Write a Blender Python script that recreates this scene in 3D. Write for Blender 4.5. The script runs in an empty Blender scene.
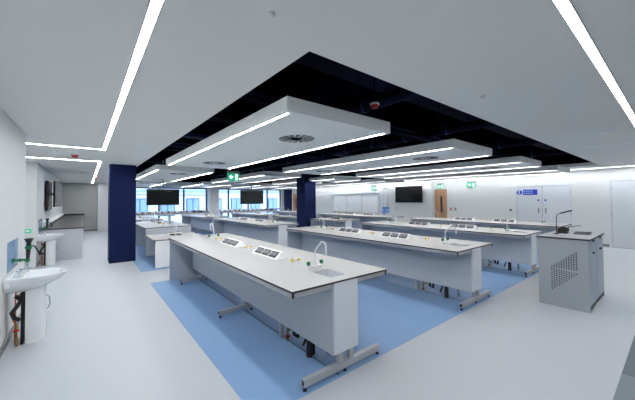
import bpy, bmesh, math, random
from mathutils import Matrix, Vector
random.seed(7)
C = bpy.context.scene.collection
PI = math.pi
# ------------------------------------------------------------------ camera
scn = bpy.context.scene
H = 1.682
F_, CX, CY = 285.4, 298.19, 192.68
TH, PIT, ROL = [math.radians(a) for a in (36.703, 1.428, -0.403)]
cd = bpy.data.cameras.new('camera'); cam = bpy.data.objects.new('camera', cd); C.objects.link(cam)
fwd = Vector((math.sin(TH)*math.cos(PIT), math.cos(TH)*math.cos(PIT), math.sin(PIT)))
rgt = Vector((math.cos(TH), -math.sin(TH), 0))
up = rgt.cross(fwd)
c_, s_ = math.cos(ROL), math.sin(ROL)
r2 = rgt*c_ + up*s_
u2 = up*c_ - rgt*s_
cam.matrix_world = Matrix(((r2.x, u2.x, -fwd.x, 0), (r2.y, u2.y, -fwd.y, 0), (r2.z, u2.z, -fwd.z, H), (0, 0, 0, 1)))
cd.sensor_fit = 'HORIZONTAL'; cd.sensor_width = 36; cd.lens = 36*F_/635
cd.shift_x = -(CX-317.5)/635; cd.shift_y = (CY-200)/635
cd.clip_start = 0.05; cd.clip_end = 300
scn.camera = cam
# ------------------------------------------------------------------ world, light, exposure
w = bpy.data.worlds.new('overcast_sky'); scn.world = w; w.use_nodes = True
bg = w.node_tree.nodes['Background']; bg.inputs[0].default_value = (0.80, 0.88, 1.0, 1); bg.inputs[1].default_value = 2.6
LED = 54.0           # strength of every light strip's diffuser
scn.view_settings.view_transform = 'Standard'; scn.view_settings.look = 'None'
scn.view_settings.gamma = 1; scn.view_settings.use_curve_mapping = False
scn.view_settings.exposure = 0.62
# ------------------------------------------------------------------ materials
def lin(c): return tuple(((v/255)/12.92 if v/255 <= 0.04045 else ((v/255+0.055)/1.055)**2.4) for v in c)
def mat(name, rgb, rough=0.5, metal=0.0, emit=0.0, noise=0.0, scale=8.0, bump=0.0, spec=0.5):
    m = bpy.data.materials.new(name); m.use_nodes = True
    nt = m.node_tree; b = nt.nodes['Principled BSDF']
    col = lin(rgb)+(1,)
    b.inputs['Base Color'].default_value = col; b.inputs['Roughness'].default_value = rough
    b.inputs['Metallic'].default_value = metal; b.inputs['Specular IOR Level'].default_value = spec
    if emit:
        b.inputs['Emission Color'].default_value = col; b.inputs['Emission Strength'].default_value = emit
    if noise or bump:
        tc = nt.nodes.new('ShaderNodeTexCoord'); n = nt.nodes.new('ShaderNodeTexNoise')
        n.inputs['Scale'].default_value = scale; n.inputs['Detail'].default_value = 5
        nt.links.new(tc.outputs['Object'], n.inputs['Vector'])
        if noise:
            mx = nt.nodes.new('ShaderNodeMixRGB'); mx.blend_type = 'MIX'
            mx.inputs[1].default_value = tuple(v*(1-noise) for v in col[:3])+(1,)
            mx.inputs[2].default_value = tuple(min(1, v*(1+noise)) for v in col[:3])+(1,)
            nt.links.new(n.outputs['Fac'], mx.inputs[0]); nt.links.new(mx.outputs[0], b.inputs['Base Color'])
        if bump:
            bp = nt.nodes.new('ShaderNodeBump'); bp.inputs['Strength'].default_value = bump; bp.inputs['Distance'].default_value = 0.002
            nt.links.new(n.outputs['Fac'], bp.inputs['Height']); nt.links.new(bp.outputs[0], b.inputs['Normal'])
    return m
def wood_mat(name, a, bcol):
    m = mat(name, a, 0.45); nt = m.node_tree; b = nt.nodes['Principled BSDF']
    tc = nt.nodes.new('ShaderNodeTexCoord'); mp = nt.nodes.new('ShaderNodeMapping'); mp.inputs['Scale'].default_value = (14, 14, 0.8)
    n = nt.nodes.new('ShaderNodeTexNoise'); n.inputs['Scale'].default_value = 3; n.inputs['Detail'].default_value = 6
    mx = nt.nodes.new('ShaderNodeMixRGB'); mx.inputs[1].default_value = lin(a)+(1,); mx.inputs[2].default_value = lin(bcol)+(1,)
    nt.links.new(tc.outputs['Object'], mp.inputs[0]); nt.links.new(mp.outputs[0], n.inputs['Vector'])
    nt.links.new(n.outputs['Fac'], mx.inputs[0]); nt.links.new(mx.outputs[0], b.inputs['Base Color'])
    return m
M = dict(
    wall=mat('white_wall_paint', (210, 213, 213), 0.75, noise=0.015, scale=2, bump=0.05),
    greywall=mat('grey_wall_paint', (176, 178, 178), 0.75, noise=0.015, scale=2),
    ceiling=mat('ceiling_paint', (230, 231, 228), 0.85, noise=0.012, scale=1.5),
    floor=mat('pale_vinyl', (182, 187, 193), 0.5, noise=0.03, scale=60, bump=0.03, spec=0.22),
    blue=mat('blue_vinyl', (126, 158, 198), 0.5, noise=0.03, scale=60, bump=0.03, spec=0.22),
    blue2=mat('mid_blue_vinyl', (88, 140, 200), 0.5, noise=0.03, scale=60, bump=0.03, spec=0.22),
    seam=mat('seam_grey_blue', (78, 104, 142), 0.5),
    matgrey=mat('grey_entrance_mat', (104, 112, 120), 0.85, noise=0.12, scale=220, bump=0.3),
    matgrey2=mat('paler_grey_entrance_mat', (124, 132, 140), 0.85, noise=0.12, scale=220, bump=0.3),
    navy=mat('navy_column_paint', (19, 31, 72), 0.7, noise=0.03, scale=3, spec=0.15),
    soffit=mat('soffit_navy_black', (4, 6, 16), 1.0, spec=0.0),
    service=mat('service_navy', (15, 20, 42), 0.7, spec=0.05),
    service2=mat('service_blue_grey', (36, 46, 86), 0.6, spec=0.15),
    raft=mat('raft_white', (224, 228, 229), 0.7, noise=0.01, scale=2),
    led=mat('led_diffuser', (255, 251, 246), 0.5, emit=LED),
    led_strip=mat('ceiling_strip_diffuser', (250, 252, 255), 0.5, emit=LED*0.7),
    top=mat('worktop_laminate', (172, 175, 177), 0.4, noise=0.02, scale=120, spec=0.25),
    edge=mat('worktop_black_edge', (34, 36, 42), 0.5),
    endpanel_lit=mat('bench_end_laminate_lit', (214, 219, 226), 0.5, noise=0.012, scale=50),  # bench laminate made paler on the ends, standing in for weak frontal light
    panel=mat('bench_grey_laminate', (184, 191, 200), 0.5, noise=0.012, scale=50),
    frame=mat('powder_grey_steel', (172, 175, 180), 0.4, metal=0.2),
    sink=mat('sink_grey', (205, 209, 216), 0.35),
    white=mat('white_plastic', (232, 234, 236), 0.4),
    whitemetal=mat('white_coated_metal', (222, 225, 229), 0.3),
    socket=mat('socket_dark_grey', (26, 29, 36), 0.4),
    socketface=mat('socket_silver_face', (112, 120, 132), 0.4),
    green=mat('green_tap_plastic', (16, 116, 70), 0.4),
    yellow=mat('yellow_gas_plastic', (226, 196, 40), 0.4),
    black=mat('black_plastic', (14, 15, 18), 0.4),
    rubber=mat('black_rubber', (20, 22, 26), 0.7),
    copper=mat('copper_pipe', (186, 104, 66), 0.35, metal=0.8),
    brass=mat('brass_fitting', (168, 140, 84), 0.35, metal=0.8),
    valvered=mat('dull_red_valve', (150, 44, 34), 0.5),
    redp=mat('red_plastic', (200, 34, 38), 0.4),
    chrome=mat('chrome', (210, 214, 220), 0.15, metal=1.0),
    ceramic=mat('white_ceramic', (232, 235, 238), 0.12),
    screen=mat('black_tv_glass', (8, 9, 12), 0.12),
    screen2=mat('dark_grey_tv_glass', (30, 33, 36), 0.3),
    wood=wood_mat('oak_door_veneer', (192, 150, 116), (168, 124, 92)),
    doorwhite=mat('white_door_laminate', (206, 210, 216), 0.5),
    gap=mat('shadow_gap_grey', (120, 126, 134), 0.7),
    mullion=mat('dark_window_frame', (44, 54, 76), 0.45),
    signblue=mat('sign_blue', (26, 60, 168), 0.5),
    signpale=mat('sign_pale_lettering', (150, 168, 220), 0.5),
    posterblue=mat('poster_blue', (78, 140, 200), 0.5),
    exitgreen=mat('exit_sign_green', (24, 176, 128), 0.5, emit=0.35),
    exitwhite=mat('exit_sign_white', (236, 250, 244), 0.5, emit=0.8),
    grey=mat('mid_grey_plastic', (128, 132, 138), 0.5),
    lectern=mat('lectern_grey_laminate', (168, 174, 181), 0.5, noise=0.01, scale=40),
    lecdoor=mat('lectern_door_blue_grey', (182, 192, 205), 0.45),
    darktop=mat('dark_grey_worktop', (72, 70, 70), 0.35, noise=0.08, scale=60),
    facade=mat('pale_facade_render', (228, 232, 240), 0.8, noise=0.05, scale=0.6),
    facadeglass=mat('facade_window_glass', (150, 176, 212), 0.2),
    facadeframe=mat('facade_band', (170, 190, 220), 0.7),
    roadgrey=mat('street_grey', (120, 130, 145), 0.9),
)
def glass_mat(name, rgb, mixf):
    m = bpy.data.materials.new(name); m.use_nodes = True; nt = m.node_tree; nt.nodes.clear()
    o = nt.nodes.new('ShaderNodeOutputMaterial'); t = nt.nodes.new('ShaderNodeBsdfTransparent'); g = nt.nodes.new('ShaderNodeBsdfGlossy')
    mx = nt.nodes.new('ShaderNodeMixShader'); mx.inputs[0].default_value = mixf
    t.inputs[0].default_value = lin(rgb)+(1,); g.inputs['Roughness'].default_value = 0.05
    nt.links.new(t.outputs[0], mx.inputs[1]); nt.links.new(g.outputs[0], mx.inputs[2]); nt.links.new(mx.outputs[0], o.inputs[0])
    return m
M['glass'] = glass_mat('window_glass', (225, 238, 250), 0.06)
M['bluesheet'] = mat('blue_protective_film', (120, 165, 212), 0.15)
M['bluesheet'].node_tree.nodes['Principled BSDF'].inputs['Alpha'].default_value = 0.8
# ------------------------------------------------------------------ helpers
class MB:
    def __init__(s): s.v = []; s.f = []; s.m = []
    def add(s, vs, fs, mi=0):
        k = len(s.v); s.v += [tuple(v) for v in vs]
        for f in fs: s.f.append([i+k for i in f]); s.m.append(mi)
        return s
    def box(s, x0, y0, z0, x1, y1, z1, mi=0):
        if x0 > x1: x0, x1 = x1, x0
        if y0 > y1: y0, y1 = y1, y0
        if z0 > z1: z0, z1 = z1, z0
        return s.add([(x0,y0,z0),(x1,y0,z0),(x1,y1,z0),(x0,y1,z0),(x0,y0,z1),(x1,y0,z1),(x1,y1,z1),(x0,y1,z1)],
                     [(0,3,2,1),(4,5,6,7),(0,1,5,4),(1,2,6,5),(2,3,7,6),(3,0,4,7)], mi)
    def prism(s, pts, axis, a, b, mi=0):
        n = len(pts)
        def P(p, t):
            return (t, p[0], p[1]) if axis == 0 else (p[0], t, p[1]) if axis == 1 else (p[0], p[1], t)
        return s.add([P(p, a) for p in pts]+[P(p, b) for p in pts],
                     [tuple(range(n))[::-1], tuple(range(n, 2*n))]+[(i, (i+1) % n, n+(i+1) % n, n+i) for i in range(n)], mi)
    def tube(s, path, r, n=8, mi=0, cap=True):
        path = [Vector(p) for p in path]; rs = r if isinstance(r, (list, tuple)) else [r]*len(path)
        rings = []; ref = None
        for i, p in enumerate(path):
            t = (path[min(i+1, len(path)-1)]-path[max(i-1, 0)]).normalized()
            if ref is None: ref = Vector((0,0,1)) if abs(t.z) < 0.9 else Vector((1,0,0))
            a = (ref - t*ref.dot(t)).normalized(); ref = a; b = t.cross(a)
            rings.append([p+(a*math.cos(2*PI*k/n)+b*math.sin(2*PI*k/n))*rs[i] for k in range(n)])
        vs = [v for ring in rings for v in ring]; fs = []
        for i in range(len(path)-1):
            for k in range(n):
                fs.append((i*n+k, i*n+(k+1) % n, (i+1)*n+(k+1) % n, (i+1)*n+k))
        if cap: fs += [tuple(range(n))[::-1], tuple(range((len(path)-1)*n, len(path)*n))]
        return s.add(vs, fs, mi)
    def lathe(s, prof, cx, cy, n=16, mi=0, sx=1, sy=1):
        vs = []; fs = []
        for (r, z) in prof:
            for k in range(n): vs.append((cx+r*sx*math.cos(2*PI*k/n), cy+r*sy*math.sin(2*PI*k/n), z))
        for i in range(len(prof)-1):
            for k in range(n): fs.append((i*n+k, i*n+(k+1) % n, (i+1)*n+(k+1) % n, (i+1)*n+k))
        fs += [tuple(range(n))[::-1], tuple(range((len(prof)-1)*n, len(prof)*n))]
        return s.add(vs, fs, mi)
    def build(s, name, mats, parent=None, loc=(0,0,0), smooth=False, bevel=0.0, rz=0.0):
        me = bpy.data.meshes.new(name); me.from_pydata(s.v, [], s.f)
        for m in (mats if isinstance(mats, (list, tuple)) else [mats]): me.materials.append(m)
        me.polygons.foreach_set('material_index', s.m)
        bm = bmesh.new(); bm.from_mesh(me); bmesh.ops.recalc_face_normals(bm, faces=bm.faces)
        if bevel: bmesh.ops.bevel(bm, geom=bm.edges[:], offset=bevel, segments=2, affect='EDGES', profile=0.5, clamp_overlap=True)
        bm.to_mesh(me); bm.free()
        if smooth:
            for p in me.polygons: p.use_smooth = True
            me.set_sharp_from_angle(angle=math.radians(40))
        o = bpy.data.objects.new(name, me); C.objects.link(o)
        o.location = loc; o.rotation_euler = (0, 0, rz)
        if parent: o.parent = parent
        return o
def tag(o, label, cat, group=None, kind=None):
    if label: o['label'] = label
    if cat: o['category'] = cat
    if group: o['group'] = group
    if kind: o['kind'] = kind
    return o
def thing(name, label, cat, loc=(0,0,0), rz=0, group=None):
    o = bpy.data.objects.new(name, None); C.objects.link(o); o.empty_display_size = 0.1
    o.location = loc; o.rotation_euler = (0, 0, rz)
    return tag(o, label, cat, group)
def struct(name, mb, m, label=None, loc=(0,0,0), parent=None, **k):
    o = mb.build(name, m, parent, loc, **k)
    if parent is None:
        o['kind'] = 'structure'
        if label: o['label'] = label
    return o
def copy_tree(src, loc, label, rz=None, group=None):
    r = src.copy(); C.objects.link(r); r.location = loc
    if rz is not None: r.rotation_euler = (0, 0, rz)
    r['label'] = label
    if group: r['group'] = group
    def rec(a, b):
        for ch in list(a.children):
            c = ch.copy(); C.objects.link(c); c.parent = b; rec(ch, c)
    rec(src, r)
    return r
# ------------------------------------------------------------------ room shell
CH = 2.69
XR, YW, YB = 14.3, 18.2, -3.0
OX0, OX1, OY0, OY1 = 1.21, 12.67, 1.485, 17.7      # opening in the ceiling
def grid_floor():
    xs = [-2.5, 1.07, 12.25, XR+.2]; ys = [YB-.1, 1.97, 6.53, 7.64, 12.3, 13.2, 17.5, 20.2]
    mb = MB(); idx = {}
    for j, y in enumerate(ys):
        for i, x in enumerate(xs): idx[(i, j)] = len(mb.v); mb.v.append((x, y, 0))
    for j in range(len(ys)-1):
        for i in range(len(xs)-1):
            mb.f.append([idx[(i,j)], idx[(i+1,j)], idx[(i+1,j+1)], idx[(i,j+1)]])
            mb.m.append(1 if (i == 1 and j in (1, 3, 5)) else 0)
    xa, xb, ya, yb = xs[0], xs[-1], ys[0], ys[-1]
    mb.box(xa, ya, -.12, xb, yb, -.02)
    return mb
struct('floor', grid_floor(), [M['floor'], M['blue']], 'pale grey vinyl floor with inlaid blue bays under the benches')
# trench seams running under each bench row
k = 1
for x in (1.965, 4.965, 7.965, 10.965):
    struct('trim_%d' % k, MB().box(x-.007, 2.0, 0, x+.007, 6.4, .004), M['seam'], 'dark seam of the floor trench under a bench'); k += 1
def wall(name, x0, y0, x1, y1, m='wall', z0=0, z1=CH+.1, label=None):
    return struct(name, MB().box(x0, y0, z0, x1, y1, z1), M[m], label)
wall('wall_left', -.93, YB, -.729, 5.9, label='white left wall carrying the near washbasin')
wall('wall_left_alcove_near', -2.5, 5.78, -.93, 5.9)
wall('wall_left_alcove_back', -2.6, 5.78, -2.5, 9.9)
wall('wall_left_alcove_far', -2.5, 9.76, -.99, 9.9)
wall('wall_left_far', -1.13, 9.9, -.99, 20.1, label='white wall beyond the alcove with the second basin')
wall('wall_end', -1.13, 20.0, .56, 20.15, 'greywall', label='grey end wall at the far left')
wall('wall_end_white', .56, 19.6, 1.5, 20.15)
wall('wall_window_return', 1.4, 18.2, 1.5, 19.6)
wall('wall_right', XR, YB, XR+.15, YW+.2, label='white long right wall with store doors')
wall('wall_back', -.93, YB-.15, XR+.15, YB)
wall('wall_window_head', 1.5, YW, 11.9, YW+.2, z0=2.45)
wall('wall_far_right', 11.9, YW, XR, YW+.2)
wall('wall_pier', 14.12, 7.6, XR, 10.1, label='white wall pier behind the wide television')
wall('wall_window_pier', 6.27, 17.7, 6.86, YW, label='white pier between the windows')
# skirtings
def skirt(name, x0, y0, x1, y1): struct(name, MB().box(x0, y0, 0, x1, y1, .1), M['grey'])
skirt('baseboard_left', -.729, YB, -.717, 5.9)
skirt('baseboard_left_far', -.99, 9.9, -.978, 20)
skirt('baseboard_end', -.98, 19.985, .56, 20)
skirt('baseboard_right', XR-.012, 4.2, XR, 6.88)
skirt('baseboard_right_near', XR-.012, 1.5, XR, 2.3)
# ceiling pieces round the opening
def ceil_mb():
    mb = MB()
    mb.box(-2.6, YB-.1, CH, OX0, 20.2, CH+.1)
    mb.box(OX0, YB-.1, CH, OX1, OY0, CH+.1)
    mb.box(OX1, YB-.1, CH, XR+.1, YW+.2, CH+.1)
    mb.box(OX0, OY1, CH, OX1, YW+.2, CH+.1)
    return mb
struct('ceiling', ceil_mb(), M['ceiling'], 'smooth pale grey plasterboard ceiling')
sof = MB()
sof.box(OX0-.3, OY0-.3, 3.35, OX1+.3, OY1+.3, 3.45)
sof.box(OX0-.12, OY0-.12, CH+.1, OX0-.02, OY1+.12, 3.35); sof.box(OX1+.02, OY0-.12, CH+.1, OX1+.12, OY1+.12, 3.35)
sof.box(OX0-.12, OY0-.12, CH+.1, OX1+.12, OY0-.02, 3.35); sof.box(OX0-.12, OY1+.02, CH+.1, OX1+.12, OY1+.12, 3.35)
struct('ceiling_soffit', sof, M['soffit'], 'black painted soffit above the hung rafts')
# columns
struct('trim_20', MB().box(.52, 9.22, 0, 1.15, 9.8, CH), M['navy'], 'navy square column by the walkway', bevel=.006)
struct('trim_21', MB().box(7.22, 9.22, 0, 7.8, 9.8, 3.35), M['navy'], 'navy square column among the benches', bevel=.006)
struct('trim_22', MB().box(12.2, 17.9, 0, 12.75, YW, CH), M['navy'], 'navy column against the far window wall', bevel=.006)
# ------------------------------------------------------------------ window wall
MX = [1.5, 3.45, 4.84, 6.24, 7.73, 9.2, 10.75, 11.9]
for i in range(len(MX)-1):
    x0, x1 = MX[i], MX[i+1]
    fr = MB()
    t = .045
    fr.box(x0, YW+.02, .06, x0+t, YW+.1, 2.45); fr.box(x1-t, YW+.02, .06, x1, YW+.1, 2.45)
    fr.box(x0+t, YW+.02, .06, x1-t, YW+.1, .12); fr.box(x0+t, YW+.02, 2.39, x1-t, YW+.1, 2.45)
    fr.box(x0+t, YW+.03, 1.0, x1-t, YW+.09, 1.06)
    if i in (0, 1, 2): fr.box(x0+t, YW+.03, 2.0, x1-t, YW+.09, 2.04)
    f = struct('window_%d' % (i+1), fr, M['mullion'], 'tall dark framed window, bay %d from the left' % (i+1))
    MB().box(x0+t, YW+.055, .12, x1-t, YW+.065, 2.39).build('pane', M['glass'], f)
struct('trim_23', MB().box(1.5, YW, 0, 11.9, YW+.15, .06), M['mullion'], 'dark sill under the windows')
# outside: a pale office block and street
b = thing('office_building', 'pale blue-lit office block seen through the far windows', 'building', (0, 30, -8))
MB().box(-12, 0, 0, 30, 8, 22).build('wall', M['facade'], b)
wp = MB()
for fl in range(6):
    z = 1.6+fl*3.3
    band = MB().box(-12, -.12, z-1.0, 30, 0, z-.75).build('floor_band', M['facadeframe'], b)
    for i in range(17):
        x = -11+i*2.4
        o = MB().box(x, -.06, z, x+1.3, .0, z+1.7).build('window', M['mullion'], b)
        MB().box(x+.07, -.09, z+.07, x+.6, -.05, z+1.63).box(x+.68, -.09, z+.07, x+1.23, -.05, z+1.63).build('pane', M['facadeglass'], o)
tag(MB().box(-30, 20.5, -8.2, 50, 30, -8).build('street', M['roadgrey']), 'grey street below the far windows', 'street', kind='structure')
# ------------------------------------------------------------------ light strips in the ceiling
def strip_thing(label, boxes, group=None):
    t = thing('ceiling_light_strip', label, 'light', (boxes[0][0], boxes[0][1], CH), group=group)
    ox, oy = boxes[0][0], boxes[0][1]
    d = MB(); h = MB()
    for (x0, y0, x1, y1) in boxes:
        d.box(x0-ox, y0-oy, -.008, x1-ox, y1-oy, .0)
        if x1-x0 > y1-y0:
            h.box(x0-ox, y0-oy-.006, -.01, x1-ox, y0-oy, .0); h.box(x0-ox, y1-oy, -.01, x1-ox, y1-oy+.006, .0)
        else:
            h.box(x0-ox-.006, y0-oy, -.01, x0-ox, y1-oy, .0); h.box(x1-ox, y0-oy, -.01, x1-ox+.006, y1-oy, .0)
    d.build('diffuser', M['led_strip'], t); h.build('trim_edge', M['whitemetal'], t)
    return t
SW = .045
strip_thing('long white light strip turning into the alcove, nearest the left wall', [(.255, .33, .255+.047, 6.66), (-2.4, 6.66, .255+.047, 6.66+SW)])
strip_thing('second white light strip elbow beyond the alcove, ending at the grey wall', [(.27, 8.79, .27+SW, 19.4), (-2.4, 8.72, .27+SW, 8.72+SW)])
strip_thing('white light strip crossing the ceiling at the upper right', [(.31, .318, 13.9, .318+SW)])
strip_thing('thin white light strip along the right wall above the store doors', [(13.9, .33, 13.9+SW, 17.6)])
# ------------------------------------------------------------------ ceiling rafts
RW, RL, RZ, RT = 1.45, 4.6, 2.445, .13
def make_raft(L, label, loc, group):
    t = thing('ceiling_raft', label, 'ceiling raft', loc, group=group)
    sw = .027; m = MB(); i = .035; en = .05
    # body with two recessed slots along the long edges
    m.box(0, 0, .03, RW, L, RT)
    m.box(0, 0, 0, i, L, .03); m.box(RW-i, 0, 0, RW, L, .03)
    m.box(i, 0, 0, i+sw, en, .03); m.box(RW-i-sw, 0, 0, RW-i, en, .03)
    m.box(i, L-en, 0, i+sw, L, .03); m.box(RW-i-sw, L-en, 0, RW-i, L, .03)
    m.box(i+sw, 0, 0, RW-i-sw, L, .03)
    m.build('panel', M['raft'], t)
    for a in (i, RW-i-sw): MB().box(a, en, .004, a+sw, L-en, .028).build('light_strip', M['led'], t)
    for cy in ([.85, L-.92] if L > 3 else [L/2]):
        v = MB(); n = 16
        for q in range(n):
            a0 = 2*PI*q/n; a1 = a0+2*PI/n*.62
            r0, r1 = .1, .225
            v.prism([(RW/2+r0*math.cos(a0), cy+r0*math.sin(a0)), (RW/2+r1*math.cos(a0+.12), cy+r1*math.sin(a0+.12)),
                     (RW/2+r1*math.cos(a1+.12), cy+r1*math.sin(a1+.12)), (RW/2+r0*math.cos(a1), cy+r0*math.sin(a1))], 2, -.006, .0)
        ring = MB().lathe([(.245, 0), (.245, -.004), (.09, -.004), (.09, 0)], RW/2, cy, 32).build('air_diffuser', M['raft'], t)
        v.build('diffuser_slots', M['black'], ring)['kind'] = 'stuff'
    for (x, y) in ((.2, .3), (RW-.2, .3), (.2, L-.3), (RW-.2, L-.3)):
        MB().tube([(x, y, RT), (x, y, 3.35-RZ)], .006, 6).build('hanger', M['service'], t)
    return t
RX = [1.38, 4.38, 7.38, 10.38]
g = 'lit rafts hung in the black ceiling opening'
raft = make_raft(RL, 'large white ceiling raft nearest the camera, over the first bench', (RX[0], 2.0, RZ), g)
rl = ['', 'second white ceiling raft from the left in the front row', 'third white ceiling raft from the left in the front row', 'front row ceiling raft nearest the right wall']
for i in (1, 2, 3): copy_tree(raft, (RX[i], 2.0, RZ), rl[i])
rl = ['white ceiling raft directly behind the nearest one, beside the walkway column', 'white ceiling raft behind the second raft, middle row', 'white ceiling raft over the navy column, middle row', 'middle row ceiling raft nearest the right wall']
raft2 = None
for i in range(4):
    if i == 2:
        r = make_raft(1.5, rl[2], (RX[2], 7.65, RZ), g)
        make_raft(2.1, 'short white ceiling raft just behind the inner navy column', (RX[2], 9.95, RZ), g)
    else: copy_tree(raft, (RX[i], 7.65, RZ), rl[i])
rl = ['white ceiling raft before the windows at the far left', 'second ceiling raft from the left before the windows', 'third ceiling raft from the left before the windows', 'far row ceiling raft nearest the right wall']
raft3 = make_raft(3.9, rl[0], (RX[0], 13.3, RZ), g)
for i in (1, 2, 3): copy_tree(raft3, (RX[i], 13.3, RZ), rl[i])
# services in the soffit
for i, y in enumerate((2.35, 3.9, 5.3, 7.2, 9.4, 12.8, 15.5)):
    tag(MB().box(OX0, y, 3.27, OX1, y+.28, 3.35).build('ceiling_beam', M['service2' if i in (1, 3) else 'service']),
        'dark navy beam across the black soffit, %s from the front' % ['nearest', 'second', 'third', 'fourth', 'fifth', 'sixth', 'seventh'][i], 'beam', 'soffit beams')
for i, (x, r, z) in enumerate(((3.6, .09, 3.17), (6.3, .09, 3.17), (9.3, .09, 3.17), (12.2, .09, 3.17))):
    d = tag(MB().tube([(x, OY0+.02, z), (x, OY1-.02, z)], r, 14).build('air_duct', M['service'], smooth=True), 'dark round air duct above the gap %s' % ['after the first raft', 'after the second raft', 'after the third raft', 'beside the right wall rafts'][i], 'duct', 'soffit ducts')
    dm = MB()
    for q in range(16): dm.tube([(x, OY0+.5+q, z), (x, OY0+.54+q, z)], r+.012, 14)
    dm.build('duct_joint', M['service2'], d)['kind'] = 'stuff'
    hg = MB()
    for q in range(8): hg.box(x-.01, OY0+.8+2*q, z+r-.01, x+.01, OY0+.82+2*q, 3.35)
    hg.build('duct_strap', M['service'], d)['kind'] = 'stuff'
for i, y in enumerate((1.62, 3.3, 6.8, 7.25)):
    t = MB().box(OX0+.02, y, 3.0, OX1-.02, y+.012, 3.04).box(OX0+.02, y+.2, 3.0, OX1-.02, y+.212, 3.04)
    tr = t.build('cable_tray', M['service']); tag(tr, ['black cable tray along the front edge of the ceiling opening', 'black cable tray crossing over the first rafts', 'black cable tray over the aisle behind the front rafts', 'black cable tray over the aisle, second of two'][i], 'cable tray', 'soffit cable trays')
    rg = MB()
    for q in range(56): rg.box(OX0+.1+q*.2, y+.012, 3.002, OX0+.125+q*.2, y+.2, 3.01)
    o = rg.build('rung', M['service'], tr); o['kind'] = 'stuff'
    MB().tube([(OX0+.05, y+.06, 3.02), (OX1-.05, y+.06, 3.02)], .012, 6).tube([(OX0+.05, y+.1, 3.02), (OX1-.05, y+.1, 3.02)], .009, 6).tube([(OX0+.05, y+.15, 3.02), (OX1-.05, y+.15, 3.02)], .014, 6).build('cable', M['service2'], tr)
    hn = MB()
    for q in range(6):
        for yy in (y+.006, y+.206): hn.tube([(OX0+.6+2*q, yy, 3.02), (OX0+.6+2*q, yy, 3.35)], .005, 5)
    hn.build('tray_hanger', M['service'], tr)['kind'] = 'stuff'
# ceiling fittings
def detector(loc, label, m1, m2, s=1.0, drop=0.0, top=None):
    t = thing('smoke_detector', label, 'detector', loc)
    MB().lathe([(.055*s, 0), (.055*s, -.018*s), (.045*s, -.02*s), (.045*s, -.001)], 0, 0, 20).build('base', m1, t, smooth=True)
    MB().lathe([(.045*s, -.02*s), (.04*s, -.045*s), (.022*s, -.058*s), (.008*s, -.06*s)], 0, 0, 20).build('head', m2, t, smooth=True)
    if top: MB().tube([(0, 0, 0), (0, 0, top)], .01, 8).build('conduit', M['service'], t)
    return t
detector((-.19, 7.69, CH), 'red sounder on the ceiling between the two left strip elbows', M['white'], M['redp'], 1.4)
detector((.33, 14.5, CH-.0), 'small red sounder on the ceiling near the far strip end', M['white'], M['redp'], 1.5)
detector((2.77, 2.17, 2.83), 'red sounder hanging in the black ceiling opening', M['white'], M['redp'], 1.0, top=.52)
detector((-.5, 7.25, CH), 'flat white detector near the alcove strip', M['white'], M['white'], 1.3)
detector((.8, 1.3, CH), 'small white detector above, ahead of the opening corner', M['white'], M['white'], .4)
detector((3.13, 1.14, CH), 'small white sensor on the ceiling in front of the opening', M['white'], M['white'], .45)
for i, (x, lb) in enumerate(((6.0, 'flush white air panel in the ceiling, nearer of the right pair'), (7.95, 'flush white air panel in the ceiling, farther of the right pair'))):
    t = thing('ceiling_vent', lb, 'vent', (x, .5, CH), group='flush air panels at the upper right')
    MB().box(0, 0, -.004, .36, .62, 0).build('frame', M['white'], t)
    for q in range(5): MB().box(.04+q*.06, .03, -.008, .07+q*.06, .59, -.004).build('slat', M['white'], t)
t = thing('ceiling_camera', 'small dark camera hanging from the ceiling before the right wall', 'camera', (11.9, 3.85, CH))
MB().tube([(0, 0, 0), (0, 0, -.04)], .1, 12).build('mount', M['black'], t)
MB().box(-.06, -.14, -.1, .06, .14, -.05).tube([(0, 0, -.05), (0, 0, -.03)], .02, 8).build('body', M['black'], t, bevel=.01)
MB().tube([(-.05, 0, -.11), (-.1, 0, -.14)], [.04, .045], 10).build('lens', M['black'], t)
# ------------------------------------------------------------------ laboratory benches
BW = .65
def slab(xs, ys, holes, z0, z1):
    mb = MB(); nx, ny = len(xs), len(ys); id0 = {}
    for zt in (0, 1):
        for j in range(ny):
            for i in range(nx): id0[(i, j, zt)] = len(mb.v); mb.v.append((xs[i], ys[j], (z0, z1)[zt]))
    solid = {(i, j) for i in range(nx-1) for j in range(ny-1)} - set(holes)
    for (i, j) in solid:
        mb.f.append([id0[(i,j,1)], id0[(i+1,j,1)], id0[(i+1,j+1,1)], id0[(i,j+1,1)]]); mb.m.append(0)
        mb.f.append([id0[(i,j,0)], id0[(i,j+1,0)], id0[(i+1,j+1,0)], id0[(i+1,j,0)]]); mb.m.append(1)
        for (di, dj, a, c) in ((0,-1,(i,j),(i+1,j)), (1,0,(i+1,j),(i+1,j+1)), (0,1,(i+1,j+1),(i,j+1)), (-1,0,(i,j+1),(i,j))):
            if (i+di, j+dj) not in solid:
                mb.f.append([id0[a+(0,)], id0[c+(0,)], id0[c+(1,)], id0[a+(1,)]]); mb.m.append(1)
    return mb
SX0, SX1 = -.085, .13
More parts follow.
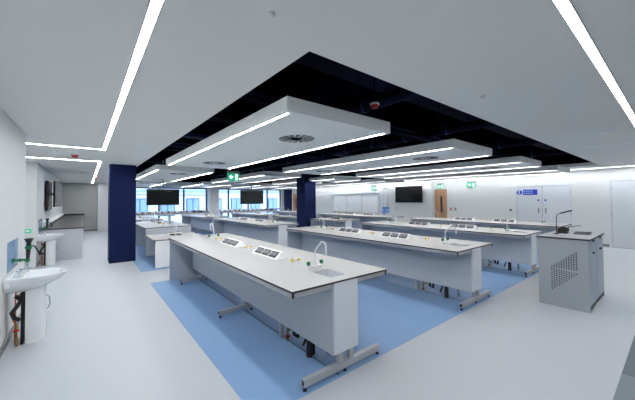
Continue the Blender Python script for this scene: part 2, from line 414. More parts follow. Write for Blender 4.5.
def water_tap(p, y, z, d, t):
    # d = -1: spout leans to lower y
    x = .04
    path = [(x, y, z), (x, y, z+.19), (x, y+d*.008, z+.207)]
    path += [(x, y+d*.03, z+.235)]
    for q in range(8):
        a = math.radians(130-130*q/7)
        path.append((x, y+d*(.135+.05*math.cos(a)), z+.265+.05*math.sin(a)))
    path.append((x, y+d*.188, z+.17))
    o = MB().tube(path, .0095, 10).lathe([(.022, z), (.022, z+.012), (.014, z+.03), (.011, z+.03)], x, y, 12).tube([(x-.095, y, z+.03), (x+.095, y, z+.03)], .008, 8).build('water_tap', M['whitemetal'], t, smooth=True)
    for dx in (-.095, .095):
        h = MB().tube([(x+dx, y, z), (x+dx, y, z+.05)], .009, 8, 1)
        h.lathe([(.013, z+.045), (.021, z+.052), (.023, z+.075), (.018, z+.088), (.005, z+.09)], x+dx, y, 8)
        h.build('tap_handle', [M['green'], M['whitemetal']], o, smooth=True)
    return o
def gas_tap(y, z, t):
    x = -.02
    o = MB().tube([(x, y, z), (x, y, z+.045)], .012, 8).tube([(x-.05, y, z+.045), (x+.05, y, z+.045)], .007, 8).lathe([(.022, z), (.022, z+.006), (.012, z+.01)], x, y, 10).build('gas_tap', M['whitemetal'], t, smooth=True)
    for dx in (-.045, .045):
        MB().box(x+dx-.016, y-.008, z+.04, x+dx+.016, y+.008, z+.068).tube([(x+dx, y, z+.04), (x+dx, y, z+.055)], .011, 8).build('gas_handle', M['yellow'], o)
def pod(y0, y1, z, t):
    xb0, xt0, xt1, xb1 = -.07, .035, .06, .125; h = .092
    # ends splay outward slightly like the moulded housing
    e = .03
    vs = [(xb0, y0, z), (xb1, y0, z), (xb1, y1, z), (xb0, y1, z), (xt0, y0+e, z+h), (xt1, y0+e, z+h), (xt1, y1-e, z+h), (xt0, y1-e, z+h)]
    o = MB().add(vs, [(0,3,2,1), (4,5,6,7), (0,1,5,4), (1,2,6,5), (2,3,7,6), (3,0,4,7)]).build('service_pod', M['white'], t, bevel=.006)
    w = (y1-y0-.1)/3
    for side in (0, 1):
        A = Vector((xb0, 0, z)) if side == 0 else Vector((xb1, 0, z)); B = Vector((xt0, 0, z+h)) if side == 0 else Vector((xt1, 0, z+h))
        u = (B-A).normalized(); n = Vector((-u.z, 0, u.x)) if side == 0 else Vector((u.z, 0, -u.x))
        Ls = (B-A).length
        for q in range(3):
            ya = y0+.05+q*w+.014; yb = ya+w-.03
            m = MB()
            def quad(sa, sb, ya, yb, t0, t1, mi):
                P = [A+u*sa*Ls+n*t0, A+u*sb*Ls+n*t0]; Q = [A+u*sa*Ls+n*t1, A+u*sb*Ls+n*t1]
                m.add([(p.x, yy, p.z) for yy in (ya, yb) for p in (P[0], P[1], Q[1], Q[0])],
                      [(0,1,2,3), (7,6,5,4), (0,4,5,1), (1,5,6,2), (2,6,7,3), (3,7,4,0)], mi)
            quad(.17, .86, ya, yb, .0, .008, 0)
            quad(.36, .74, ya+.016, ya+(yb-ya)/2-.006, .008, .011, 1)
            quad(.36, .74, ya+(yb-ya)/2+.006, yb-.016, .008, .011, 1)
            m.build('double_socket', [M['socket'], M['socketface']], o)
def make_bench(L, z, label, cat='bench', loc=(0,0,0), group=None, full=True, sinks=True, gable=True, feet=(), solid_end=False, pods=(), gases=()):
    t = thing('laboratory_bench', label, cat, loc, group=group)
    z0 = z-.018
    if sinks:
        xs = [-BW, SX0, SX1, BW]; ys = [0, .13, .42, L-.42, L-.13, L]; holes = [(1, 1), (1, 3)]
    else: xs = [-BW, BW]; ys = [0, L]; holes = []
    slab(xs, ys, holes, z0, z).build('worktop', [M['top'], M['edge']], t)
    for (a0, b0, a1, b1) in ((-BW+.012, .012, -BW+.04, L-.012), (BW-.04, .012, BW-.012, L-.012), (-BW+.04, .006, -.17, .034), (.17, .006, BW-.04, .034)):
        MB().box(a0, b0, z0-.042, a1, b1, z0).build('under_rail', M['frame'], t)
    for sx in (-1, 1):
        MB().box(sx*(BW-.011)-.009, .002, z0-.042, sx*(BW-.011)+.009, .012, z0).build('corner_cap', M['edge'], t)
    zb = .21 if full else .05
    MB().box(-.16, .0, zb, .165, .018, z0).build('end_panel', M['endpanel_lit'], t)
    for sx in (-1, 1):
        MB().box(sx*.165, .018, zb-.01, sx*.15, L-.06, z0).build('side_panel', M['panel'], t)
    if gable: MB().box(-BW+.015, L-.06, .02, BW-.015, L-.035, z0).build('gable_panel', M['panel'], t)
    if solid_end: MB().box(-BW+.0, .0, .015, BW-.0, .022, z0).build('front_gable', M['panel'], t)
    if sinks:
        for ya, yb in ((.13, .42), (L-.42, L-.13)):
            w_ = .006; d = .16
            s = MB().box(SX0, ya, z-d, SX1, yb, z-d+w_).box(SX0, ya, z-d, SX0+w_, yb, z-.002).box(SX1-w_, ya, z-d, SX1, yb, z-.002).box(SX0+w_, ya, z-d, SX1-w_, ya+w_, z-.002).box(SX0+w_, yb-w_, z-d, SX1-w_, yb, z-.002)
            so = s.build('sink', M['sink'], t)
            MB().lathe([(.02, z-d+w_), (.02, z-d+w_+.004), (.004, z-d+w_+.005)], (SX0+SX1)/2, (ya+yb)/2, 12).build('drain', M['chrome'], so)
        water_tap(t, .52, z, -1, t); water_tap(t, L-.78 if L > 4 else L-.52, z, 1, t)
    for y in gases: gas_tap(y, z, t)
    for (a, b2) in pods: pod(a, b2, z, t)
    for y in gases[:-1]:
        MB().tube([(.06, y+.18, z), (.06, y+.18, z+.06)], .005, 6).build('retort_rod', M['chrome'], t)
    for y in feet:
        f = MB().prism([(-.52, .04), (.52, .04), (.52, .105), (-.52, .105)], 1, y-.025, y+.025)
        f.box(-.1, y-.02, .105, -.04, y+.02, zb+.06).box(.05, y-.02, .105, .11, y+.02, zb+.06)
        fo = f.build('foot', M['frame'], t, bevel=.004)
        for sx in (-1, 1): MB().box(sx*.5205, y-.015, .052, sx*.5215, y+.015, .093).build('foot_cap', M['rubber'], fo)
        for x in (-.5, 0, .5): MB().lathe([(.017, 0), (.02, .012), (.009, .016), (.009, .042)], x, y, 10).build('glide', M['rubber'], fo)
    return t
def add_services(t, y):
    # pipework showing below the spine panels
    MB().tube([(-.115, y, .0), (-.115, y, .3)], .034, 10).tube([(-.05, y+.02, .0), (-.05, y+.02, .3)], .025, 8).build('waste_pipe', M['rubber'], t, smooth=True)
    hs = [(-.1+.02*math.sin(q*.9), y+.1+.02*math.cos(q), .3-q*.045) for q in range(6)]
    MB().tube(hs, .014, 8).build('hose', M['rubber'], t, smooth=True)
    MB().tube([(.08, y-.1, 0), (.08, y-.1, .3)], .011, 8).tube([(.02, y-.14, .03), (.02, y-.14, .3)], .011, 8).tube([(.02, y-.14, .05), (.08, y-.14, .05), (.08, y-.1, .05)], .009, 6).build('supply_pipe', M['chrome'], t, smooth=True)
    y2 = y+.42
    MB().box(-.14, y2+.1, .0, -.1, y2+.14, .3).build('service_post', M['frame'], t)
    v = MB().tube([(-.11, y2, 0), (-.11, y2, .3)], .014, 8).tube([(-.11, y2, .12), (.05, y2-.06, .16), (.05, y2-.1, .3)], .012, 8).build('gas_pipe', M['brass'], t, smooth=True)
    MB().box(-.13, y2-.018, .04, -.09, y2+.018, .07).build('red_valve', M['valvered'], v)
    MB().tube([(-.1, y2-.12, .3), (-.11, y2-.13, .12), (-.09, y2-.17, .1), (-.06, y2-.19, .3)], .02, 8).build('hose', M['rubber'], t, smooth=True)
g = 'pale laboratory benches with black edges'
bench = make_bench(4.5, .9, 'nearest pale laboratory bench, filling the middle of the photo', loc=(2.063, 1.99, 0), group=g,
                   feet=(.03, 2.0, 4.05), pods=((1.17, 1.86), (2.42, 3.12)), gases=(.82, 2.06, 3.3))
add_services(bench, .44)
lb = ['', 'second bench of the front row, directly behind the nearest one', 'third bench of the front row, its end left of the lectern', 'front row bench closest to the white store doors']
for i in (1, 2, 3): copy_tree(bench, (2.063+3.0*i, 1.99, 0), lb[i])
# second row
low = make_bench(1.38, .7, 'low pale bench with a white end panel, beside the navy walkway column', loc=(2.03, 7.8, 0), group=g,
                 full=False, sinks=False, gable=False, gases=(1.1,))
MB().box(-.635, -.002, .01, .635, .018, .682).build('front_panel', M['white'], low)
MB().prism([(-.24, 0), (.2, 0), (.17, .085), (-.21, .085)], 1, .62, .74).build('service_pod', M['white'], low, (0, 0, .7), bevel=.006)
sp = [c for c in low.children if c.name.startswith('service_pod')][0]
for xq in (-.16, .01): MB().box(xq, .612, .028, xq+.13, .62, .062).build('double_socket', M['socket'], sp)
water_tap(low, .95, .7, -1, low)
bm2 = make_bench(2.9, .9, 'pale bench standing behind the low bench, its blank end facing the camera', loc=(2.03, 9.22, 0), group=g,
                 full=True, sinks=True, gable=True, pods=((1.0, 1.6),), gases=(.8, 2.0))
MB().box(-.635, -.002, .1, .635, .016, .88).build('front_panel', M['panel'], bm2)
copy_tree(bench, (2.063+3.0, 7.62, 0), 'long bench of the middle row, left of the inner navy column')
sh = make_bench(1.55, .9, 'short bench end just right of the inner navy column', loc=(8.06, 7.6, 0), group=g,
                feet=(.03, 1.3), sinks=False, gable=True, pods=((.4, 1.0),), gases=(.25,))
sh2 = make_bench(2.2, .9, 'bench hidden mostly behind the inner navy column', loc=(8.06, 9.9, 0), group=g, feet=(.03, 1.9), pods=((.9, 1.5),), gases=(.7,))
copy_tree(bench, (2.063+9.0, 7.62, 0), 'middle row bench nearest the television pier')
low3 = ['far bench at the left before the windows, beyond the walkway column', 'second far bench from the left before the windows', 'third far bench from the left, below the right hanging television', 'far bench nearest the right wall before the whiteboards']
b3 = make_bench(3.7, .9, low3[0], loc=(2.0, 13.2, 0), group=g, feet=(.03, 1.8, 3.3), pods=((1.1, 1.8),), gases=(.8, 2.3))
for i in (1, 2, 3): copy_tree(b3, (2.0+3.0*i, 13.2, 0), low3[i])
# perimeter counter below the windows
for (x0, x1, lb_) in ((1.55, 6.3, 'narrow counter below the left windows with a white socket rail'), (7.05, 11.4, 'narrow counter below the right windows with a white socket rail')):
    t = thing('window_counter', lb_, 'counter', (x0, 17.55, 0), group='window counters')
    L = x1-x0
    MB().box(0, 0, .86, L, .6, .9).build('worktop', [M['top']], t)
    for x in (.02, L/2, L-.05): MB().box(x, .05, 0, x+.03, .56, .86).build('support_panel', M['panel'], t)
    MB().box(0, .44, .9, L, .56, 1.06).build('dado_trunking', M['grey'], t)
    n = int(L/.34)
    for q in range(n):
        far = q*.34/L > .72
        MB().box(.05+q*.34, .43, .965, .05+q*.34+.23, .44, 1.06).build('socket_plate', M['socket' if far else 'white'], t)
# ------------------------------------------------------------------ lectern
t = thing('lectern', 'grey freestanding teaching lectern with perforated side, right foreground', 'lectern', (5.9, .83, 0))
LX, LY, LZ = 1.28, .58, 1.07
MB().box(0, 0, .0, .02, LY, LZ-.02).build('side_panel', M['lectern'], t)
MB().box(LX-.02, 0, .0, LX, LY, LZ-.02).build('side_panel', M['lectern'], t)
MB().box(.02, LY-.02, .04, LX-.02, LY, LZ-.02).build('back_panel', M['lectern'], t)
MB().box(.02, .03, .06, LX-.02, LY-.02, .08).build('shelf', M['lectern'], t)
MB().box(.02, .05, .0, LX-.02, .07, .06).build('plinth', M['grey'], t)
MB().box(-.015, -.02, LZ-.02, LX+.015, LY+.01, LZ).add([(-.015, -.02, LZ), (LX+.015, -.02, LZ), (LX+.015, LY+.01, LZ), (-.015, LY+.01, LZ)], [(0,1,2,3)]).build('top', M['edge'], t)
MB().box(-.013, -.018, LZ, LX+.013, LY+.008, LZ+.003).build('top_sheet', M['top'], t)
for q in range(2):
    x0 = .025+q*(LX/2-.02); x1 = x0+LX/2-.035
    d = MB().box(x0, -.005, LZ-.2, x1, .013, LZ-.03).build('drawer', M['lecdoor'], t)
    MB().box((x0+x1)/2-.05, -.022, LZ-.055, (x0+x1)/2+.05, -.005, LZ-.035).build('handle', M['black'], d)
    d = MB().box(x0, -.005, .09, x1, .013, LZ-.21).build('door', M['lecdoor'], t)
    MB().box((x0+x1)/2-.05, -.022, LZ-.235, (x0+x1)/2+.05, -.005, LZ-.215).build('handle', M['black'], d)
hole = MB()
def dot(y, z):
    hole.prism([(y+.0095*math.cos(a), z+.0095*math.sin(a)) for a in [PI/3*i for i in range(6)]], 0, -.0015, .0005)
n = 11
for c in range(n):
    y = .415-c*.0285      # left edge of the pattern (far side) toward the front
    for r in range(1+c):
        z = .605+.0255*r
        if z < .60+.0255*(c+1): dot(y, z)
    for r in range(11-c):
        dot(y, .575-.032*r*1.0-(0.004*c)) if r < 11-c else None
o = hole.build('perforations', M['black'], t); o['kind'] = 'stuff'; o['label'] = 'two triangles of small round holes'
g = thing('gooseneck_lamp', 'black gooseneck document lamp on the lectern top', 'lamp', (6.42, 1.28, 1.073))
MB().box(-.05, -.03, 0, .05, .03, .012).build('base', M['black'], g)
MB().tube([(0, 0, .012), (0, 0, .15), (.0, -.005, .29), (.005, -.02, .335), (.02, -.05, .35)], .006, 8).build('stem', M['black'], g, smooth=True)
MB().tube([(.02, -.05, .35), (.07, -.19, .4)], .011, 8).build('lamp_head', M['black'], g)
p = thing('desk_telephone', 'black desk telephone with angled back on the lectern', 'telephone', (6.62, 1.24, 1.073))
MB().prism([(-.06, 0), (.07, 0), (.07, .02), (-.02, .09), (-.045, .09)], 1, -.07, .06).build('body', M['black'], p, bevel=.006)
MB().tube([(-.02, -.075, .05), (0, -.075, .08), (.0, -.03, .1), (0, .03, .1)], .013, 8).build('handset', M['rubber'], p, smooth=True)
MB().tube([(.04, .0, .04), (.06, -.06, .1), (.1, -.16, .13), (.11, -.21, .135)], .006, 6).build('gooseneck_microphone', M['black'], p, smooth=True)
p = thing('control_panel', 'flat dark grey touch panel lying on the lectern top', 'touch panel', (6.66, 1.0, 1.073))
MB().prism([(-.11, 0), (.11, 0), (.11, .035), (-.11, .01)], 1, -.1, .1).build('body', M['grey'], p, bevel=.004)
MB().add([(-.1, -.09, .0125), (.1, -.09, .0355), (.1, .09, .0355), (-.1, .09, .0125)], [(0,1,2,3)]).build('screen', M['screen2'], p)
# entrance mat at lower right
t = thing('entrance_mat', 'dark grey entrance mat at the lower right corner', 'mat', (2.6, -.9, 0))
MB().box(0, 0, 0, 1.525, 1.28, .006).build('mat_tile', M['matgrey2'], t)
MB().box(1.53, 0, 0, 4.2, 1.28, .006).build('mat_tile', M['matgrey'], t)
# ------------------------------------------------------------------ washbasins
def make_basin(label, loc, group):
    t = thing('washbasin', label, 'washbasin', loc, group=group)
    n = 28
    def ring(x1, hw, z, x0=0.0, pw=2.6):
        out = []
        for q in range(n):
            a = -PI/2+PI*q/(n-1)
            cx_, sy_ = math.cos(a), math.sin(a)
            out.append((x0+(x1-x0)*abs(cx_)**(2/pw), hw*math.copysign(abs(sy_)**(2/pw), sy_), z))
        return out
    rings = [ring(.22, .11, .62), ring(.36, .17, .655), ring(.48, .215, .71), ring(.545, .237, .775), ring(.55, .24, .8), ring(.54, .234, .808)]
    inner = [ring(.50, .205, .804, .15, 2.2), ring(.47, .18, .77, .165, 2.2), ring(.40, .14, .72, .19, 2.0), ring(.33, .08, .69, .22, 2)]
    vs = [v for r in rings+inner for v in r]; fs = []
    R = len(rings+inner)
    for i in range(R-1):
        for q in range(n):
            fs.append((i*n+q, i*n+(q+1) % n, (i+1)*n+(q+1) % n, (i+1)*n+q))
    fs.append(tuple(range(n))[::-1]); fs.append(tuple(range((R-1)*n, R*n)))
    MB().add(vs, fs).build('bowl', M['ceramic'], t, smooth=True)
    MB().box(0, -.235, .7, .05, .235, .825).build('splash_ledge', M['ceramic'], t, bevel=.012)
    pd = [(.17, -.09), (.29, -.09), (.325, -.07), (.345, -.04), (.352, 0), (.345, .04), (.325, .07), (.29, .09), (.17, .09)]
    MB().prism(pd, 2, 0, .66).build('pedestal', M['ceramic'], t, smooth=True)
    for y in (-.09, .09):
        MB().tube([(.1, y, .8), (.1, y, .84), (.13, y, .855), (.2, y, .85)], .011, 8).box(.085, y-.03, .855, .105, y+.03, .865).build('tap', M['chrome'], t, smooth=True)
    MB().lathe([(.02, .692), (.02, .697), (.005, .698)], .27, 0, 12).build('drain', M['chrome'], t)
    MB().tube([(.06, .1, 0), (.06, .1, .62)], .0075, 8).tube([(.1, -.1, .0), (.1, -.1, .25), (.07, -.1, .3), (.07, -.1, .4), (.12, -.08, .46), (.12, -.04, .6)], .0075, 8).build('supply_pipe', M['copper'], t, smooth=True)
    MB().tube([(.1, -.1, .03), (.1, -.1, .1)], .018, 10).build('valve', M['brass'], t)
    v = MB().tube([(.1, -.1, .2), (.1, -.1, .25)], .016, 10).build('valve', M['brass'], t)
    MB().box(.075, -.122, .175, .125, -.1, .195).build('valve_lever', M['redp'], v)
    MB().box(.13, -.08, 0, .155, .06, .62).build('pipe_duct', M['rubber'], t)
    MB().tube([(.12, -.09, .3), (.08, -.12, .34), (.06, -.12, .4), (.1, -.1, .46), (.13, -.08, .52), (.09, -.09, .58)], .022, 10).build('trap', M['rubber'], t, smooth=True)
    MB().tube([(.355, -.03, .53), (.385, -.05, .5), (.39, -.05, .42), (.365, -.04, .36)], .005, 6).build('pedestal_hook', M['grey'], t)
    return t
bs = make_basin('near white washbasin on a half pedestal with pipes showing, left edge', (-.729, 4.76, 0), 'pedestal washbasins')
copy_tree(bs, (-.99, 10.12, 0), 'far white washbasin beyond the alcove, in front of the dark topped counter')
def splash(label, x, y0, y1, z0, z1):
    t = thing('splash_panel', label, 'splash panel', (x, y0, z0))
    MB().box(0, 0, 0, .006, y1-y0, z1-z0).build('film', M['bluesheet'], t)
    MB().box(-.0, -.004, 0, .004, 0, z1-z0).build('edge_bead', M['chrome'], t)
    return t
splash('blue film covered splash panel behind the near washbasin', -.729, 4.72, 5.36, .84, 1.2)
splash('blue film covered splash panel behind the far washbasin', -.99, 10.15, 10.9, .84, 1.2)
def eyewash(label, loc, group):
    t = thing('eyewash', label, 'eyewash', loc, group=group)
    MB().tube([(0, 0, 0), (.14, 0, 0)], .014, 10).tube([(0, 0, 0), (.02, 0, 0)], .03, 10).tube([(.06, 0, 0), (.08, 0, 0)], .024, 8).build('wall_arm', M['green'], t, smooth=True)
    MB().tube([(.14, 0, -.13), (.14, 0, -.02)], .009, 8).build('riser', M['chrome'], t)
    MB().tube([(.14, 0, -.02), (.145, 0, .1), (.15, 0, .2)], [.016, .022, .026], 10).build('handle', M['black'], t, smooth=True)
    MB().tube([(.14, 0, -.03), (.14, 0, .0)], .024, 10).tube([(.15, 0, .13), (.15, 0, .17)], .032, 10).box(.11, -.012, .14, .15, .012, .16).build('collar', M['green'], t)
    MB().lathe([(.02, .2), (.045, .255), (.05, .265), (.042, .265)], .15, 0, 14).build('spray_head', M['black'], t, smooth=True)
    MB().tube([(.165, 0, .17), (.2, .03, .16), (.235, .06, .08), (.25, .07, .03)], .009, 8).build('lever', M['black'], t, smooth=True)
    return t
ew = eyewash('green and black eyewash spray on the wall above the near washbasin', (-.722, 4.98, .95), 'eyewash sprays')
copy_tree(ew, (-.983, 10.42, .95), 'green and black eyewash spray above the far washbasin')
t = thing('safety_sign', 'small green first aid sign on the alcove wall end', 'sign', (-1.15, 9.755, .95))
MB().box(-.07, -.0, -.05, .07, .004, .05).build('board', M['exitgreen'], t)
MB().box(-.04, -.002, -.022, .04, .0, .022).build('symbol', M['white'], t)
# counter along the far left wall
t = thing('wall_counter', 'long white fronted counter with dark grey top along the far left wall', 'counter', (-.99, 10.62, 0))
CL = 20.0-10.62-.02
MB().box(0.005, 0, .0, .93, .02, .88).build('end_panel', M['doorwhite'], t)
for q in range(9):
    y0 = .02+q*(CL-.02)/9; y1 = .02+(q+1)*(CL-.02)/9-.01
    d = MB().box(.9, y0, .1, .92, y1, .86).build('door', M['doorwhite'], t)
    MB().box(.92, y0+.1, .8, .935, y0+.25, .815).build('handle', M['chrome'], d)
MB().box(.005, .02, .1, .9, CL, .88).build('carcass', M['doorwhite'], t)
MB().box(.06, .03, 0, .84, CL, .1).build('plinth', M['grey'], t)
MB().box(.002, -.01, .88, .955, CL, .915).build('worktop', M['darktop'], t)
MB().box(.002, CL-.02, .915, .955, CL, 1.0).build('upstand', M['edge'], t)
MB().box(.935, CL-.35, .0, .955, CL, .88).build('end_leg', M['grey'], t)
t = thing('dado_trunking', 'sloping white service trunking on the wall over the dark topped counter', 'trunking', (-.99, 10.98, .96))
MB().prism([(0, 0), (.07, 0), (.1, .04), (.06, .13), (0, .13)], 1, 0, 8.4).build('housing', M['white'], t)
for q in range(8):
    MB().box(.07, .3+q, .005, .09, .5+q, .03).build('double_socket', M['socket'], t)
# televisions on the left wall
def tv(label, loc, rz, w, h, m, group=None, hang=0.0, rotx=0):
    t = thing('television', label, 'television', loc, rz, group)
    MB().box(-w/2, 0, -h/2, w/2, .05, h/2).build('housing', M['black'], t, bevel=.006)
    MB().box(-w/2+.015, -.003, -h/2+.02, w/2-.015, .0, h/2-.015).build('screen', m, t)
    if hang:
        for x in (-.18, .18): MB().box(x-.02, .05, -.2, x+.02, .075, .2).build('bracket', M['grey'], t)
        MB().tube([(0, .09, -.1), (0, .09, hang)], .025, 10).box(-.2, .05, -.03, .2, .115, .03).build('pole', M['grey'], t)
    else:
        MB().box(-.2, .05, -.15, .2, .08, .15).build('bracket', M['grey'], t)
    return t
tv('television flat against the far left wall, seen edge on', (-.90, 12.0, 1.86), PI/2, 1.3, .9, M['screen'])
t = tv('television swung out on an arm from the far left wall', (-.74, 12.75, 1.93), PI/2-.1, 1.1, .85, M['screen'])
MB().box(-.04, .08, -.04, .04, .19, .04).build('arm', M['grey'], t)
# hanging televisions in the aisle before the far benches
tv('black hanging television with a streak of reflection, left one near the windows', (2.57, 12.7, 1.83), 0, 1.24, .66, M['screen'], 'televisions hung on ceiling poles', hang=CH-1.83+.66)
tv('dark grey hanging television, right one near the windows', (6.63, 12.7, 1.83), 0, 1.26, .68, M['screen2'], 'televisions hung on ceiling poles', hang=CH-1.83+.66)
tv('wide black television on the white pier of the right wall', (14.02, 8.84, 1.93), -PI/2, 1.6, .88, M['screen'])
# ------------------------------------------------------------------ exit signs
def exit_sign(label, loc, rz, w=.33, h=.2, hang=0.0, mirror=False):
    t = thing('exit_sign', label, 'sign', loc, rz)
    MB().box(-w/2, 0, h, w/2, .05, h+.06).build('housing', M['grey'], t)
    MB().box(-w/2, .015, 0, w/2, .035, h).build('panel', M['exitgreen'], t)
    for y0, y1 in ((.012, .015),):
        a = MB().prism([(-w*.36, h*.5), (-w*.2, h*.85), (-w*.2, h*.62), (-w*.04, h*.62), (-w*.04, h*.38), (-w*.2, h*.38), (-w*.2, h*.15)], 1, y0, y1)
        a.build('arrow', M['exitwhite'], t)
        MB().box(w*.14, y0, h*.1, w*.36, y1, h*.9).build('door_symbol', M['exitwhite'], t)
        r = MB().lathe([(.001, h*.66), (.014, h*.7), (.014, h*.76), (.001, h*.8)], w*.22, y0-.001, 8, sy=.1)
        r.prism([(w*.19, h*.62), (w*.27, h*.62), (w*.26, h*.4), (w*.33, h*.2), (w*.3, h*.18), (w*.23, h*.36), (w*.16, h*.18), (w*.13, h*.2), (w*.2, h*.4)], 1, y0-.002, y0)
        r.build('running_figure', M['exitgreen'], t)
    if hang:
        for x in (-w*.35, w*.35): MB().tube([(x, .025, h+.06), (x, .025, hang)], .004, 6).build('suspension_wire', M['chrome'], t)
    return t
exit_sign('green exit sign with left arrow hanging behind the nearest raft', (3.16, 7.1, 2.2), 0, .34, .2, hang=3.35-2.2)
exit_sign('green exit sign high on the right wall between oak door and store doors', (14.24, 5.77, 2.22), -PI/2, .36, .19)
exit_sign('bright exit sign just above the oak door of the right wall', (14.24, 7.2, 2.2), -PI/2, .3, .19)
exit_sign('small green exit sign over the near end of the whiteboards', (14.24, 11.35, 2.27), -PI/2, .34, .18)
# ------------------------------------------------------------------ doors of the right wall
def flush_door(n, y0, y1, z1, leaves, label):
    fr = MB()
    X = XR
    fr.box(X-.03, y0-.06, 0, X-.001, y0, z1+.06).box(X-.03, y1, 0, X-.001, y1+.06, z1+.06).box(X-.03, y0, z1, X-.001, y1, z1+.06)
    f = struct('door_%d' % n, fr, M['doorwhite'], label)
    MB().box(X-.003, y0, 0, X-.001, y1, z1).build('shadow_gap', M['gap'], f)
    w_ = (y1-y0)/leaves
    for q in range(leaves):
        a, b_ = y0+q*w_+.008, y0+(q+1)*w_-.008
        lf = MB().box(X-.022, a, .01, X-.003, b_, z1-.008).build('door_leaf', M['doorwhite'], f)
        hy = b_ if q == leaves-1 else a
        hinge_y = [a, b_][1 if q == leaves-1 else 0]
        hm = MB()
        for z in (.25, 1.1, z1-.25): hm.tube([(X-.027, hinge_y, z-.06), (X-.027, hinge_y, z+.06)], .008, 6)
        hm.build('hinges', M['grey'], lf)
    return f
d = flush_door(1, 2.42, 4.07, 2.15, 2, 'white double store doors with a blue notice, right wall')
for (yy) in (3.14, 3.36):
    MB().lathe([(.001, 0), (.035, 0), (.035, .004), (.001, .004)], 0, 0, 14).build('blue_disc', M['signblue'], d).matrix_local = Matrix.Translation((XR-.0225, yy, 1.6)) @ Matrix.Rotation(-PI/2, 4, 'Y')
    MB().box(XR-.028, yy-.02, 1.1, XR-.022, yy+.02, 1.3).tube([(XR-.06, yy, 1.13), (XR-.06, yy, 1.27)], .008, 6).box(XR-.06, yy-.006, 1.13, XR-.022, yy+.006, 1.14).box(XR-.06, yy-.006, 1.26, XR-.022, yy+.006, 1.27).build('door_handle', M['chrome'], d)
d = flush_door(2, -.1, 1.42, 2.24, 1, 'wide white flush door at the right edge')
t = thing('notice', 'blue mandatory notice with a round symbol on the left store door', 'sign', (XR-.024, 3.7, 1.92))
def yz_disc(cy, cz, r, n=20): return [(cy+r*math.cos(2*PI*q/n), cz+r*math.sin(2*PI*q/n)) for q in range(n)]
MB().prism(yz_disc(.26, 0, .09), 0, -.004, 0).build('round_symbol', M['signblue'], t)
MB().box(-.007, .255, -.015, -.004, .285, .07).box(-.007, .255, -.065, -.004, .285, -.035).build('exclamation_mark', M['white'], t)
MB().box(-.004, -.32, -.11, 0, .14, .11).build('board', M['signblue'], t)
ln = MB()
for zz in (.045, -.04):
    y = .11
    for wd in (.05, .03, .06, .04, .05):
        ln.box(-.006, y-wd, zz-.02, -.004, y, zz+.02); y -= wd+.012
ln.build('lettering', M['signpale'], t)
def oak_door(n, axis, u0, u1, face, z1, label):
    mb = MB(); lf = MB(); hd = MB(); g1 = MB()
    def B(m, a, b, c, d_, e, f_): # u-range, depth from wall face, z-range
        if axis == 'x': m.box(face-d_, a, e, face-c, b, f_)     # on a wall of constant x
        else: m.box(a, face-d_, e, b, face-c, f_)
    B(mb, u0-.07, u0, .001, .05, 0, z1+.07); B(mb, u1, u1+.07, .001, .05, 0, z1+.07); B(mb, u0, u1, .001, .05, z1, z1+.07)
    f = struct('door_%d' % n, mb, M['wood'], label)
    B(lf, u0+.004, u1-.004, .004, .03, .008, z1-.004); l = lf.build('door_leaf', M['wood'], f)
    B(g1, u0+.14, u0+.24, .03, .034, 1.0, 1.8); g1.build('vision_panel', M['screen2'], l)
    B(hd, u0+.09, u0+.12, .06, .08, .8, 1.3); B(hd, u0+.095, u0+.115, .03, .06, .82, .84); B(hd, u0+.095, u0+.115, .03, .06, 1.26, 1.28)
    hd.build('door_handle', M['chrome'], l)
    return f
oak_door(3, 'x', 6.98, 7.42, XR, 2.08, 'oak veneered door partly recessed in the right wall')
oak_door(4, 'y', 13.13, 13.95, YW, 2.08, 'oak veneered door in the far wall by the navy column')
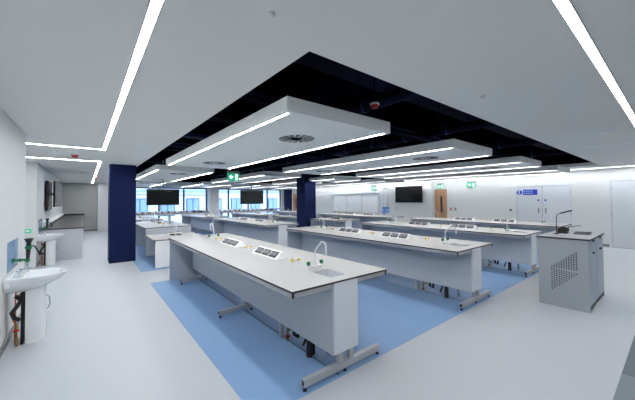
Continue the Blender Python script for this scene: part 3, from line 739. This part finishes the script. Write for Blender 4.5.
# wall fittings
def plate(name, label, cat, y, z, w_, h_, m, x=XR, m2=None):
    t = thing(name, label, cat, (x, y, z))
    MB().box(-.012, -w_/2, -h_/2, -.0, w_/2, h_/2).build('plate', m, t, bevel=.002)
    if m2: MB().box(-.016, -w_/4, -h_/4, -.012, w_/4, h_/4).build('face', m2, t)
    return t
t = plate('fire_notice', 'small red and grey fire notice on the wall right of the oak door', 'sign', 6.62, 1.18, .3, .13, M['grey'], m2=M['white'])
MB().box(-.015, .03, -.05, -.012, .14, .05).build('red_half', M['redp'], t)
plate('light_switch', 'white light switch below the wide television', 'switch', 9.64, 1.17, .09, .16, M['grey'], x=14.12, m2=M['white'])
plate('wall_socket', 'grey control plate on the wall left of the store doors', 'switch', 4.28, 1.19, .09, .09, M['grey'], m2=M['socket'])
t = thing('poster', 'square blue safety poster with pale figures, left of the television pier', 'poster', (XR-.065, 10.4, 1.02))
MB().box(-.004, -.24, -.2, 0, .3, .2).build('sheet', M['posterblue'], t)
MB().prism(yz_disc(.03, .07, .045, 12), 0, -.007, -.004).box(-.007, -.03, -.15, -.004, .09, .01).box(-.007, .17, -.06, -.004, .25, .1).box(-.007, -.19, -.06, -.004, -.11, .1).build('pale_symbols', M['signpale'], t)
# sliding whiteboards left of the pier
t = thing('whiteboard', 'wide white sliding boards with grey rails on the right wall, beyond the pier', 'whiteboard', (XR-.01, 11.0, .86))
for q in range(3):
    o = MB().box(-.05-.012*q, q*1.28, 0, -.03-.012*q, q*1.28+1.27, 1.1).build('board', M['white'], t)
    MB().box(-.056-.012*q, q*1.28, 0, -.05-.012*q, q*1.28+.02, 1.1).build('board_edge', M['grey'], o)
MB().box(-.09, -.1, 1.1, 0, 3.95, 1.14).box(-.09, -.1, 1.2, 0, 3.95, 1.23).build('rail', M['whitemetal'], t)
MB().box(-.03, -.1, -.02, 0, 3.95, 1.1).build('back_frame', M['doorwhite'], t)
t = thing('column_boxing', 'tall white boxed riser behind the square blue poster, beside the pier', 'riser', (XR, 10.35, 0))
MB().box(-.06, 0, .1, -.0, .5, 2.2).build('casing', M['doorwhite'], t, bevel=.02)
MB().box(-.064, .25, .1, -.06, .26, 2.2).build('joint', M['gap'], t)
MB().box(-.05, 0, 0, 0, .5, .1).build('plinth', M['grey'], t)
t = thing('wall_speaker', 'small white wedge speaker high on the wall left of the pier', 'speaker', (XR, 10.5, 2.36))
MB().prism([(-.14, 0), (.14, 0), (.06, .14), (-.06, .14)], 0, -.12, 0).build('body', M['white'], t, bevel=.01)
MB().box(-.123, -.1, .01, -.12, .1, .06).build('grille', M['whitemetal'], t)
